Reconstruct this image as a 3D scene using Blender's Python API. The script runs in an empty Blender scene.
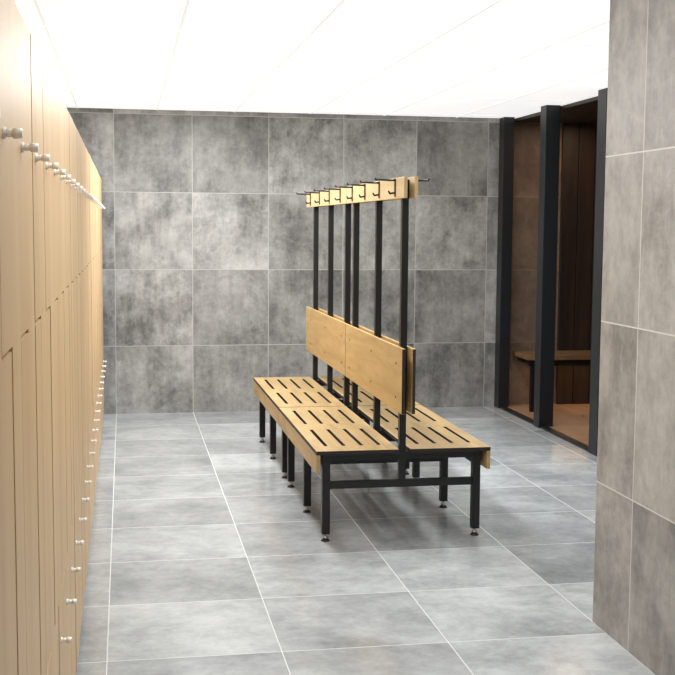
import bpy, bmesh, math, random
from mathutils import Matrix, Vector
random.seed(4)
scene = bpy.context.scene
H_CEIL = 2.37
YB = 9.35
TILE = 0.6

# ------------------------------------------------------------------ materials
def new_mat(name):
    m = bpy.data.materials.new(name); m.use_nodes = True
    nt = m.node_tree
    return m, nt, nt.nodes["Principled BSDF"]

def math_node(nt, op, a, b=None, c=None):
    n = nt.nodes.new("ShaderNodeMath"); n.operation = op
    for i, v in enumerate((a, b, c)):
        if v is None: continue
        if isinstance(v, (int, float)): n.inputs[i].default_value = v
        else: nt.links.new(v, n.inputs[i])
    return n.outputs[0]

def ramp(nt, fac, stops):
    r = nt.nodes.new("ShaderNodeValToRGB")
    while len(r.color_ramp.elements) < len(stops): r.color_ramp.elements.new(0.5)
    for e, (p, c) in zip(r.color_ramp.elements, stops):
        e.position = p; e.color = (*c, 1)
    nt.links.new(fac, r.inputs[0])
    return r.outputs[0]

def mixrgb(nt, mode, fac, a, b):
    n = nt.nodes.new("ShaderNodeMix"); n.data_type = 'RGBA'; n.blend_type = mode
    for idx, v in ((0, fac), (6, a), (7, b)):
        if isinstance(v, (int, float)): n.inputs[idx].default_value = v
        elif isinstance(v, tuple): n.inputs[idx].default_value = (*v, 1)
        else: nt.links.new(v, n.inputs[idx])
    return n.outputs[2]

def tile_mat(name, axes, off, dark, light, grout, rough, var=0.35, bump=0.08, streak=True, seed=17.0, gw=0.0042, veins=0.25, spread=0.105):
    m, nt, b = new_mat(name)
    geo = nt.nodes.new("ShaderNodeNewGeometry")
    sep = nt.nodes.new("ShaderNodeSeparateXYZ"); nt.links.new(geo.outputs["Position"], sep.inputs[0])
    U = math_node(nt, 'DIVIDE', math_node(nt, 'SUBTRACT', sep.outputs[axes[0]], off[0]), TILE)
    V = math_node(nt, 'DIVIDE', math_node(nt, 'SUBTRACT', sep.outputs[axes[1]], off[1]), TILE)
    fu, fv = math_node(nt, 'FLOOR', U), math_node(nt, 'FLOOR', V)
    du = math_node(nt, 'ABSOLUTE', math_node(nt, 'SUBTRACT', math_node(nt, 'SUBTRACT', U, fu), 0.5))
    dv = math_node(nt, 'ABSOLUTE', math_node(nt, 'SUBTRACT', math_node(nt, 'SUBTRACT', V, fv), 0.5))
    gm = math_node(nt, 'GREATER_THAN', math_node(nt, 'MAXIMUM', du, dv), 0.5 - gw)
    cell = nt.nodes.new("ShaderNodeCombineXYZ"); nt.links.new(fu, cell.inputs[0]); nt.links.new(fv, cell.inputs[1])
    cell.inputs[2].default_value = seed
    wn = nt.nodes.new("ShaderNodeTexWhiteNoise"); wn.noise_dimensions = '3D'; nt.links.new(cell.outputs[0], wn.inputs[0])
    offv = nt.nodes.new("ShaderNodeVectorMath"); offv.operation = 'SCALE'; offv.inputs[3].default_value = 17.0
    nt.links.new(wn.outputs["Color"], offv.inputs[0])
    add = nt.nodes.new("ShaderNodeVectorMath"); add.operation = 'ADD'
    nt.links.new(geo.outputs["Position"], add.inputs[0]); nt.links.new(offv.outputs[0], add.inputs[1])
    def noise(scale, detail, rough_, dist, vec):
        n = nt.nodes.new("ShaderNodeTexNoise"); n.inputs["Scale"].default_value = scale
        n.inputs["Detail"].default_value = detail; n.inputs["Roughness"].default_value = rough_; n.inputs["Distortion"].default_value = dist
        nt.links.new(vec, n.inputs["Vector"]); return n.outputs[0]
    n1 = noise(2.0, 10, 0.7, 0.15, add.outputs[0])
    mp = nt.nodes.new("ShaderNodeMapping"); mp.inputs["Scale"].default_value = (12, 12, 2.2) if streak else (4, 7, 4)
    nt.links.new(add.outputs[0], mp.inputs[0])
    n2 = noise(1.0, 8, 0.72, 0.0, mp.outputs[0])
    n3 = noise(20, 6, 0.78, 0.0, add.outputs[0])
    f = math_node(nt, 'ADD', math_node(nt, 'MULTIPLY', n1, 0.58), math_node(nt, 'MULTIPLY', n2, 0.22))
    f = math_node(nt, 'ADD', f, math_node(nt, 'MULTIPLY', n3, 0.2))
    mid = tuple(a * 0.5 + c * 0.5 for a, c in zip(dark, light))
    col = ramp(nt, f, [(0.5 - spread, dark), (0.5, mid), (0.5 + spread, light)])
    n4 = noise(1.5, 5, 0.6, 0.3, add.outputs[0])
    vein = math_node(nt, 'SUBTRACT', 1.0, math_node(nt, 'MULTIPLY', math_node(nt, 'ABSOLUTE', math_node(nt, 'SUBTRACT', n4, 0.5)), 60.0))
    vein = math_node(nt, 'MULTIPLY', math_node(nt, 'MAXIMUM', vein, 0.0), math_node(nt, 'MULTIPLY', n2, veins))
    col = mixrgb(nt, 'MIX', vein, col, tuple(min(1, x * 1.2) for x in light))
    vv = math_node(nt, 'MULTIPLY_ADD', wn.outputs["Value"], var, 1 - var / 2)
    cv = nt.nodes.new("ShaderNodeCombineXYZ")
    for i in range(3): nt.links.new(vv, cv.inputs[i])
    col = mixrgb(nt, 'MULTIPLY', 1.0, col, cv.outputs[0])
    col = mixrgb(nt, 'MIX', gm, col, grout)
    nt.links.new(col, b.inputs["Base Color"])
    rr = math_node(nt, 'MULTIPLY_ADD', n1, 0.2, rough - 0.1)
    nt.links.new(math_node(nt, 'MAXIMUM', rr, math_node(nt, 'MULTIPLY', gm, 0.8)), b.inputs["Roughness"])
    bp = nt.nodes.new("ShaderNodeBump"); bp.inputs["Strength"].default_value = bump; bp.inputs["Distance"].default_value = 0.01
    hgt = math_node(nt, 'SUBTRACT', f, math_node(nt, 'MULTIPLY', gm, 0.6))
    nt.links.new(hgt, bp.inputs["Height"]); nt.links.new(bp.outputs[0], b.inputs["Normal"])
    return m

def wood_mat(name, dark, light, scale, rough=0.45, bump=0.02):
    m, nt, b = new_mat(name)
    tc = nt.nodes.new("ShaderNodeTexCoord")
    mp = nt.nodes.new("ShaderNodeMapping"); mp.inputs["Scale"].default_value = scale
    nt.links.new(tc.outputs["Object"], mp.inputs[0])
    n = nt.nodes.new("ShaderNodeTexNoise"); n.inputs["Scale"].default_value = 1.0
    n.inputs["Detail"].default_value = 8; n.inputs["Roughness"].default_value = 0.6; n.inputs["Distortion"].default_value = 0.8
    nt.links.new(mp.outputs[0], n.inputs["Vector"])
    col = ramp(nt, n.outputs[0], [(0.3, dark), (0.7, light)])
    nt.links.new(col, b.inputs["Base Color"])
    b.inputs["Roughness"].default_value = rough
    bp = nt.nodes.new("ShaderNodeBump"); bp.inputs["Strength"].default_value = bump; bp.inputs["Distance"].default_value = 0.01
    nt.links.new(n.outputs[0], bp.inputs["Height"]); nt.links.new(bp.outputs[0], b.inputs["Normal"])
    return m

def plain_mat(name, col, rough=0.5, metal=0.0, emit=None, es=0):
    m, nt, b = new_mat(name)
    n = nt.nodes.new("ShaderNodeTexNoise"); n.inputs["Scale"].default_value = 40
    c = ramp(nt, n.outputs[0], [(0.3, tuple(x * 0.92 for x in col)), (0.7, tuple(min(1, x * 1.06) for x in col))])
    nt.links.new(c, b.inputs["Base Color"])
    b.inputs["Roughness"].default_value = rough; b.inputs["Metallic"].default_value = metal
    if emit:
        b.inputs["Emission Color"].default_value = (*emit, 1); b.inputs["Emission Strength"].default_value = es
    return m

WX0 = -0.07; WZ0 = 0.535; FY0 = 0.37
M_back = tile_mat("tile_wall_back", (0, 2), (WX0, WZ0), (0.105, 0.108, 0.103), (0.45, 0.45, 0.435), (0.46, 0.46, 0.44), 0.5, var=0.5, seed=5.0)
M_side = tile_mat("tile_wall_side", (1, 2), (3.78, WZ0 + 0.005), (0.19, 0.183, 0.175), (0.46, 0.45, 0.43), (0.62, 0.61, 0.58), 0.5, var=0.15)
M_floor = tile_mat("tile_floor", (0, 1), (WX0, FY0), (0.25, 0.27, 0.28), (0.53, 0.56, 0.575), (0.60, 0.62, 0.62), 0.15, var=0.34, bump=0.02, streak=False, gw=0.0032, veins=0.1, spread=0.12)
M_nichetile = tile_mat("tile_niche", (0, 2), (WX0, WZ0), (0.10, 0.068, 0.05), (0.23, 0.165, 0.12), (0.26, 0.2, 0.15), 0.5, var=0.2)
M_ceil = plain_mat("ceiling_white_added_glow", (0.85, 0.85, 0.85), 0.8, 0, (0.98, 0.99, 1), 0.74)  # plain white ceiling; emission added as even fill light and to whiten it
M_tbar = plain_mat("ceiling_grid_white", (0.8, 0.8, 0.8), 0.6, 0, (1, 1, 1), 0.5)  # grid bars share the ceiling's added glow
M_black = plain_mat("black_powder_coat", (0.005, 0.005, 0.006), 0.4)
M_portal = plain_mat("anthracite_steel", (0.010, 0.012, 0.015), 0.4)
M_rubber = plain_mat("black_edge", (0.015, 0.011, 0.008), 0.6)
M_steel = plain_mat("zinc_steel", (0.55, 0.55, 0.55), 0.3, 1.0)
M_knob = plain_mat("satin_nickel", (0.88, 0.85, 0.79), 0.4, 0.1)
M_seat = wood_mat("oak_seat", (0.32, 0.215, 0.09), (0.50, 0.36, 0.17), (14, 1.6, 14))
M_back_b = wood_mat("oak_backrest", (0.36, 0.23, 0.085), (0.53, 0.365, 0.15), (14, 1.6, 14))
M_rail = wood_mat("oak_rail", (0.46, 0.335, 0.16), (0.64, 0.49, 0.27), (14, 1.6, 14))
M_locker = wood_mat("beech_laminate", (0.53, 0.345, 0.17), (0.64, 0.45, 0.24), (5, 5, 0.5), 0.45, 0.01)
M_gap = plain_mat("locker_carcass", (0.06, 0.03, 0.012), 0.7)
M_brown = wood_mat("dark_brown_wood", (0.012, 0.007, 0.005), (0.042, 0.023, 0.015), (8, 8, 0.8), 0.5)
M_nbench = wood_mat("warm_bench_wood", (0.12, 0.065, 0.03), (0.22, 0.13, 0.06), (2, 14, 14), 0.5)
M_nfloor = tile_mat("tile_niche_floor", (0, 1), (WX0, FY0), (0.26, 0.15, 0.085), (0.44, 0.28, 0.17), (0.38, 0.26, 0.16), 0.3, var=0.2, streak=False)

# ------------------------------------------------------------------ mesh helpers
class MB:
    def __init__(self): self.bm = bmesh.new(); self.mats = []
    def mi(self, mat):
        if mat not in self.mats: self.mats.append(mat)
        return self.mats.index(mat)
    def box(self, x0, x1, y0, y1, z0, z1, mat, bevel=0):
        r = bmesh.ops.create_cube(self.bm, size=1)
        vs = r["verts"]
        for v in vs:
            v.co = Vector((x0 if v.co.x < 0 else x1, y0 if v.co.y < 0 else y1, z0 if v.co.z < 0 else z1))
        fs = set(f for v in vs for f in v.link_faces)
        for f in fs: f.material_index = self.mi(mat)
        if bevel:
            es = list(set(e for v in vs for e in v.link_edges))
            bmesh.ops.bevel(self.bm, geom=es, offset=bevel, segments=2, affect='EDGES', profile=0.7)
    def cyl(self, p0, p1, r, mat, seg=12, r2=None):
        p0, p1 = Vector(p0), Vector(p1); d = p1 - p0
        q = d.to_track_quat('Z', 'Y').to_matrix().to_4x4()
        M = Matrix.Translation((p0 + p1) / 2) @ q
        res = bmesh.ops.create_cone(self.bm, cap_ends=True, segments=seg, radius1=r, radius2=r if r2 is None else r2, depth=d.length, matrix=M)
        for f in set(f for v in res["verts"] for f in v.link_faces):
            f.material_index = self.mi(mat); f.smooth = len(f.verts) == 4
    def ball(self, p, r, mat):
        res = bmesh.ops.create_uvsphere(self.bm, u_segments=12, v_segments=8, radius=r, matrix=Matrix.Translation(p))
        for f in set(f for v in res["verts"] for f in v.link_faces): f.material_index = self.mi(mat); f.smooth = True
    def tube(self, pts, r, mat):
        for a, b in zip(pts, pts[1:]): self.cyl(a, b, r, mat, 10)
        for p in pts: self.ball(p, r, mat)
    def prism_yz(self, poly, x0, x1, mat):
        a = [self.bm.verts.new((x0, y, z)) for y, z in poly]
        b = [self.bm.verts.new((x1, y, z)) for y, z in poly]
        n = len(poly); fs = [self.bm.faces.new(a), self.bm.faces.new(b[::-1])]
        for i in range(n): fs.append(self.bm.faces.new((a[i], b[i], b[(i + 1) % n], a[(i + 1) % n])))
        for f in fs: f.material_index = self.mi(mat)
    def done(self, name, parent=None, origin=None):
        bmesh.ops.recalc_face_normals(self.bm, faces=self.bm.faces)
        if origin is None:
            c = [v.co for v in self.bm.verts]
            origin = Vector([(min(p[i] for p in c) + max(p[i] for p in c)) / 2 for i in range(3)])
            origin.z = min(p.z for p in c)
        origin = Vector(origin)
        bmesh.ops.translate(self.bm, verts=self.bm.verts, vec=-origin)
        me = bpy.data.meshes.new(name); self.bm.to_mesh(me); self.bm.free()
        for m in self.mats: me.materials.append(m)
        ob = bpy.data.objects.new(name, me); scene.collection.objects.link(ob)
        if parent is not None:
            ob.parent = parent; ob.location = origin - parent.location
        else: ob.location = origin
        return ob

def single(name, x0, x1, y0, y1, z0, z1, mat, parent=None, bevel=0):
    b = MB(); b.box(x0, x1, y0, y1, z0, z1, mat, bevel); return b.done(name, parent)

def empty(name, loc):
    e = bpy.data.objects.new(name, None); e.location = loc; e.empty_display_size = 0.2
    scene.collection.objects.link(e); return e

# ------------------------------------------------------------------ room shell
XL = -0.64; XR = 1.73; XN = 3.03; XE = 4.7; Y0 = -2.0; YC = 4.1
single("floor", XL - 0.15, XE + 0.15, Y0 - 0.15, YB + 0.15, -0.1, 0.0, M_floor)
b = MB()
b.box(XL - 0.15, XE + 0.15, Y0 - 0.15, YB + 0.15, H_CEIL, H_CEIL + 0.1, M_ceil)
x = XL + 0.3
while x < XE:
    b.box(x - 0.007, x + 0.007, Y0, YB, H_CEIL - 0.004, H_CEIL, M_tbar); x += 0.6
y = Y0 + 0.35
while y < YB:
    b.box(XL, XE, y - 0.007, y + 0.007, H_CEIL - 0.004, H_CEIL, M_tbar); y += 1.2
b.done("ceiling")
single("wall_back", XL - 0.15, 3.13, YB, YB + 0.15, 0, H_CEIL, M_back)
single("wall_left", XL - 0.15, XL, Y0, YB, 0, H_CEIL, M_side)
single("wall_front", XL - 0.15, XR + 0.2, Y0 - 0.15, Y0, 0, H_CEIL, M_back)
single("wall_right", XR, XR + 0.2, Y0, YC, 0, H_CEIL, M_side)
single("wall_return", XR + 0.2, XN + 0.2, YC - 0.2, YC, 0, H_CEIL, M_back)
single("wall_partition", XN, XN + 0.2, YC, 7.16, 0, H_CEIL, M_side)
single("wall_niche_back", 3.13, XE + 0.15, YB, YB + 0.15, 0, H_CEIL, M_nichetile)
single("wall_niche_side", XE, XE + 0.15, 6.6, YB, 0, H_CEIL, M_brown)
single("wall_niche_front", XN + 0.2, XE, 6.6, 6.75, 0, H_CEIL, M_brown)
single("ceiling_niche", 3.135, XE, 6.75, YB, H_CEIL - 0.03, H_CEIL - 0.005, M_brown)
single("floor_niche", 3.09, XE, 6.75, YB, 0, 0.010, M_nfloor)
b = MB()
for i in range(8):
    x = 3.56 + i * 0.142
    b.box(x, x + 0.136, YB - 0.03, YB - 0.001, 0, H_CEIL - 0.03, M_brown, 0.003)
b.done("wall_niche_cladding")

# ------------------------------------------------------------------ black portal frame
b = MB()
b.box(3.02, 3.11, 9.23, 9.345, 0, H_CEIL, M_portal, 0.004)
b.box(3.02, 3.13, 8.26, 8.38, 0, H_CEIL, M_portal, 0.004)
b.box(3.02, 3.13, 7.17, 7.31, 0, H_CEIL, M_portal, 0.004)
b.box(3.03, 3.09, 7.31, 8.26, 0, 0.014, M_portal, 0.002)
b.box(3.03, 3.09, 8.38, 9.23, 0, 0.014, M_portal, 0.002)
b.done("black_steel_portal_frame")

# ------------------------------------------------------------------ niche bench
nb = empty("wall_bench", (3.9, 9.1, 0))
b = MB()
b.box(3.16, 4.66, 8.92, 9.31, 0.43, 0.465, M_nbench, 0.004); b.done("seat_board", nb)
b = MB()
b.box(3.18, 4.64, 8.95, 8.99, 0.38, 0.43, M_black)
for x in (3.2, 3.9, 4.58):
    b.box(x, x + 0.04, 8.95, 8.99, 0.01, 0.38, M_black); b.box(x, x + 0.04, 8.99, 9.3, 0.39, 0.43, M_black)
b.done("support_frame", nb)

# ------------------------------------------------------------------ wall outlet
b = MB()
b.box(1.80, 1.95, YB - 0.045, YB, 0.29, 0.345, M_black, 0.006)
b.box(1.815, 1.87, YB - 0.052, YB - 0.044, 0.30, 0.335, M_portal, 0.003)
b.box(1.88, 1.935, YB - 0.052, YB - 0.044, 0.30, 0.335, M_portal, 0.003)
b.done("wall_outlet")

# ------------------------------------------------------------------ lockers (Z-shaped double doors)
LX = -0.16; LY0 = -1.1; LW = 0.3; NL = 34; LTOP = 1.82; LB = 0.07
lk = empty("locker_bank", ((XL + LX) / 2, (LY0 + LY0 + NL * LW) / 2, 0))
LYE = LY0 + NL * LW
b = MB()
b.box(XL + 0.005, LX - 0.019, LY0, LYE, LB, LTOP, M_gap)
b.box(XL + 0.005, LX - 0.05, LY0, LYE, 0, LB, M_black)
b.box(XL + 0.005, LX - 0.02, LY0, LYE, LTOP, LTOP + 0.018, M_locker)
b.done("carcass", lk)
ZU, ZD, g = 1.30, 0.58, 0.0035
b = MB(); k = MB()
for i in range(NL):
    a = LY0 + i * LW; c = a + LW; m = (a + c) / 2
    up = [(a + g, LTOP - g), (a + g, ZU + g), (m + g, ZU + g), (m + g, ZD + g), (c - g, ZD + g), (c - g, LTOP - g)]
    dn = [(a + g, LB), (c - g, LB), (c - g, ZD - g), (m - g, ZD - g), (m - g, ZU - g), (a + g, ZU - g)]
    d = random.uniform(-0.0012, 0.0006); d2 = random.uniform(-0.0012, 0.0006)
    b.prism_yz(up, LX - 0.018, LX + d, M_locker); b.prism_yz(dn, LX - 0.018, LX + d2, M_locker)
    for y, z in ((a + 0.07, 1.602), (a + 0.07, 0.47)):
        k.cyl((LX - 0.002, y, z), (LX + 0.004, y, z), 0.008, M_knob, 16)
        k.cyl((LX + 0.004, y, z), (LX + 0.014, y, z), 0.0055, M_knob, 12)
        k.cyl((LX + 0.014, y, z), (LX + 0.026, y, z), 0.0075, M_knob, 16, 0.0065)
b.done("doors", lk); k.done("knobs", lk)

# ------------------------------------------------------------------ double-sided changing bench
CX = 1.29
def bench(ya, yb, legs, by0, by1):
    e = empty("changing_room_bench", (CX, (ya + yb) / 2, 0))
    for nm, x0, x1 in (("seat_left", 0.87, 1.262), ("seat_right", 1.318, 1.71)):
        s = MB(); z0, z1 = 0.422, 0.44
        w = x1 - x0; sw = 0.018
        cs = [x0 + w * t for t in (0.17, 0.39, 0.61, 0.83)]
        L = (yb - ya); rows = [(ya + 0.13, ya + L / 2 - 0.09), (ya + L / 2 + 0.09, yb - 0.13)]
        xs = [x0]
        for c in cs: xs += [c - sw / 2, c + sw / 2]
        xs.append(x1)
        yy = [ya, rows[0][0], rows[0][1], rows[1][0], rows[1][1], yb]
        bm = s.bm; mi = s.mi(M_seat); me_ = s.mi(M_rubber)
        top = [[bm.verts.new((x, y, z1)) for y in yy] for x in xs]
        bot = [[bm.verts.new((x, y, z0)) for y in yy] for x in xs]
        hole = lambda i, j: (i % 2 == 1) and j in (1, 3)
        nx, ny = len(xs) - 1, len(yy) - 1
        solid = lambda i, j: 0 <= i < nx and 0 <= j < ny and not hole(i, j)
        for i in range(nx):
            for j in range(ny):
                if not solid(i, j): continue
                f = bm.faces.new((top[i][j], top[i + 1][j], top[i + 1][j + 1], top[i][j + 1])); f.material_index = mi
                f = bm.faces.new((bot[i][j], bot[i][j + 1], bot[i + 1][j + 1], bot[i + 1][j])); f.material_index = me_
                for (di, dj, p, q) in ((-1, 0, (i, j), (i, j + 1)), (1, 0, (i + 1, j), (i + 1, j + 1)), (0, -1, (i, j), (i + 1, j)), (0, 1, (i, j + 1), (i + 1, j + 1))):
                    if not solid(i + di, j + dj):
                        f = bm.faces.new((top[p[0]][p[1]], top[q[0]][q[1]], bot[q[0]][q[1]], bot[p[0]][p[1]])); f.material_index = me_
        if nm == "seat_left": s.box(x0, x0 + 0.018, ya, yb, 0.335, 0.4215, M_seat, 0.002)
        else: s.box(x1 - 0.018, x1, ya, yb, 0.335, 0.4215, M_seat, 0.002)
        s.done(nm, e)
    fr = MB(); ft = MB(); po = MB()
    xl, xr = CX - 0.366, CX + 0.366; h = 0.019
    for y in legs:
        for x in (xl, xr):
            fr.box(x - h, x + h, y - h, y + h, 0.035, 0.385, M_black, 0.002)
            ft.cyl((x, y, 0.008), (x, y, 0.036), 0.006, M_steel, 10)
            ft.cyl((x, y, 0.012), (x, y, 0.022), 0.013, M_steel, 6)
            ft.cyl((x, y, 0.0), (x, y, 0.009), 0.022, M_black, 16, 0.016)
        fr.box(xl - h, xr + h, y - h, y + h, 0.385, 0.421, M_black, 0.002)
        fr.box(xl + h, xr - h, y - 0.013, y + 0.013, 0.25, 0.285, M_black, 0.002)
        po.box(CX - 0.016, CX + 0.016, y - 0.016, y + 0.016, 0.2855, 0.385, M_black, 0.001)
        po.box(CX - 0.016, CX + 0.016, y - 0.016, y + 0.016, 0.4215, 1.70, M_black, 0.002)
    fr.box(xl - 0.012, xl + 0.012, legs[0] + h, legs[-1] - h, 0.35, 0.385, M_black)
    fr.box(xr - 0.012, xr + 0.012, legs[0] + h, legs[-1] - h, 0.35, 0.385, M_black)
    fr.done("leg_frame", e); ft.done("adjustable_feet", e); po.done("upright_posts", e)
    bk = MB(); hr = MB()
    for sx in (-1, 1):
        xa, xb = sorted((CX + sx * 0.017, CX + sx * 0.033))
        bk.box(xa, xb, by0, by1, 0.615, 0.92, M_back_b, 0.002)
        bk.box(xa + 0.001, xb - 0.001, by0 - 0.0015, by0, 0.617, 0.918, M_rubber)
        hr.box(xa, xb, by0, by1, 1.612, 1.71, M_rail, 0.002)
        for y in legs:
            for z in (0.68, 0.84):
                bk.cyl((CX + sx * 0.033, y, z), (CX + sx * 0.035, y, z), 0.005, M_black, 10)
    bk.done("backrest", e); hr.done("hook_rail", e)
    hk = MB()
    n = 4
    for i in range(n):
        y = by0 + (i + 0.5) * (by1 - by0) / n
        for sx in (-1, 1):
            xs_ = CX + sx * 0.033
            hk.box(min(xs_, xs_ + sx * 0.005), max(xs_, xs_ + sx * 0.005), y - 0.008, y + 0.008, 1.622, 1.706, M_black, 0.001)
            X = lambda d: CX + sx * (0.037 + d)
            hk.tube([(X(0), y, 1.698), (X(0.088), y, 1.700), (X(0.093), y, 1.705)], 0.0048, M_black)
            hk.tube([(X(0), y, 1.640), (X(0.022), y, 1.636), (X(0.028), y, 1.646)], 0.0045, M_black)
    hk.done("coat_hooks", e)
bench(5.33, 6.685, (5.39, 5.96, 6.56), 5.27, 6.683)
bench(6.695, 8.05, (6.81, 7.39, 7.98), 6.693, 8.2)

# ------------------------------------------------------------------ lights
def area(name, loc, sx, sy, power, col=(1, 0.98, 0.95), rot=(0, 0, 0)):
    l = bpy.data.lights.new(name, 'AREA'); l.shape = 'RECTANGLE'; l.size = sx; l.size_y = sy; l.energy = power; l.color = col
    o = bpy.data.objects.new(name, l); o.location = loc; o.rotation_euler = rot; scene.collection.objects.link(o); return o
W = (0.98, 0.99, 1.0)
area("ceiling_lamp", (0.6, 3.0, H_CEIL - 0.02), 0.3, 2.0, 30, W)
area("ceiling_lamp", (0.5, 7.2, H_CEIL - 0.02), 0.3, 3.0, 85, W)
area("ceiling_lamp", (2.2, 6.4, H_CEIL - 0.02), 0.3, 2.4, 34, W)
area("niche_lamp", (3.6, 8.8, H_CEIL - 0.05), 0.4, 0.4, 4.0, (1, 0.7, 0.45))
area("bench_strip_lamp", (3.95, 9.12, 0.38), 1.3, 0.04, 1.8, (1, 0.6, 0.3))

w = bpy.data.worlds.new("World"); scene.world = w; w.use_nodes = True
w.node_tree.nodes["Background"].inputs[0].default_value = (0.5, 0.5, 0.5, 1)
w.node_tree.nodes["Background"].inputs[1].default_value = 0.3

# ------------------------------------------------------------------ camera
cam = bpy.data.cameras.new("camera"); co = bpy.data.objects.new("camera", cam); scene.collection.objects.link(co)
cam.sensor_width = 36; cam.lens = 36 * 1180 / 675; cam.clip_start = 0.02
th, ph, ro = math.radians(10.26), math.radians(5.36), 0.0075
R = Matrix.Rotation(-th, 4, 'Z') @ Matrix.Rotation(math.pi / 2 - ph, 4, 'X') @ Matrix.Rotation(ro, 4, 'Z')
co.matrix_world = Matrix.Translation((0, 0, 1.479)) @ R
scene.camera = co
scene.view_settings.view_transform = 'Standard'
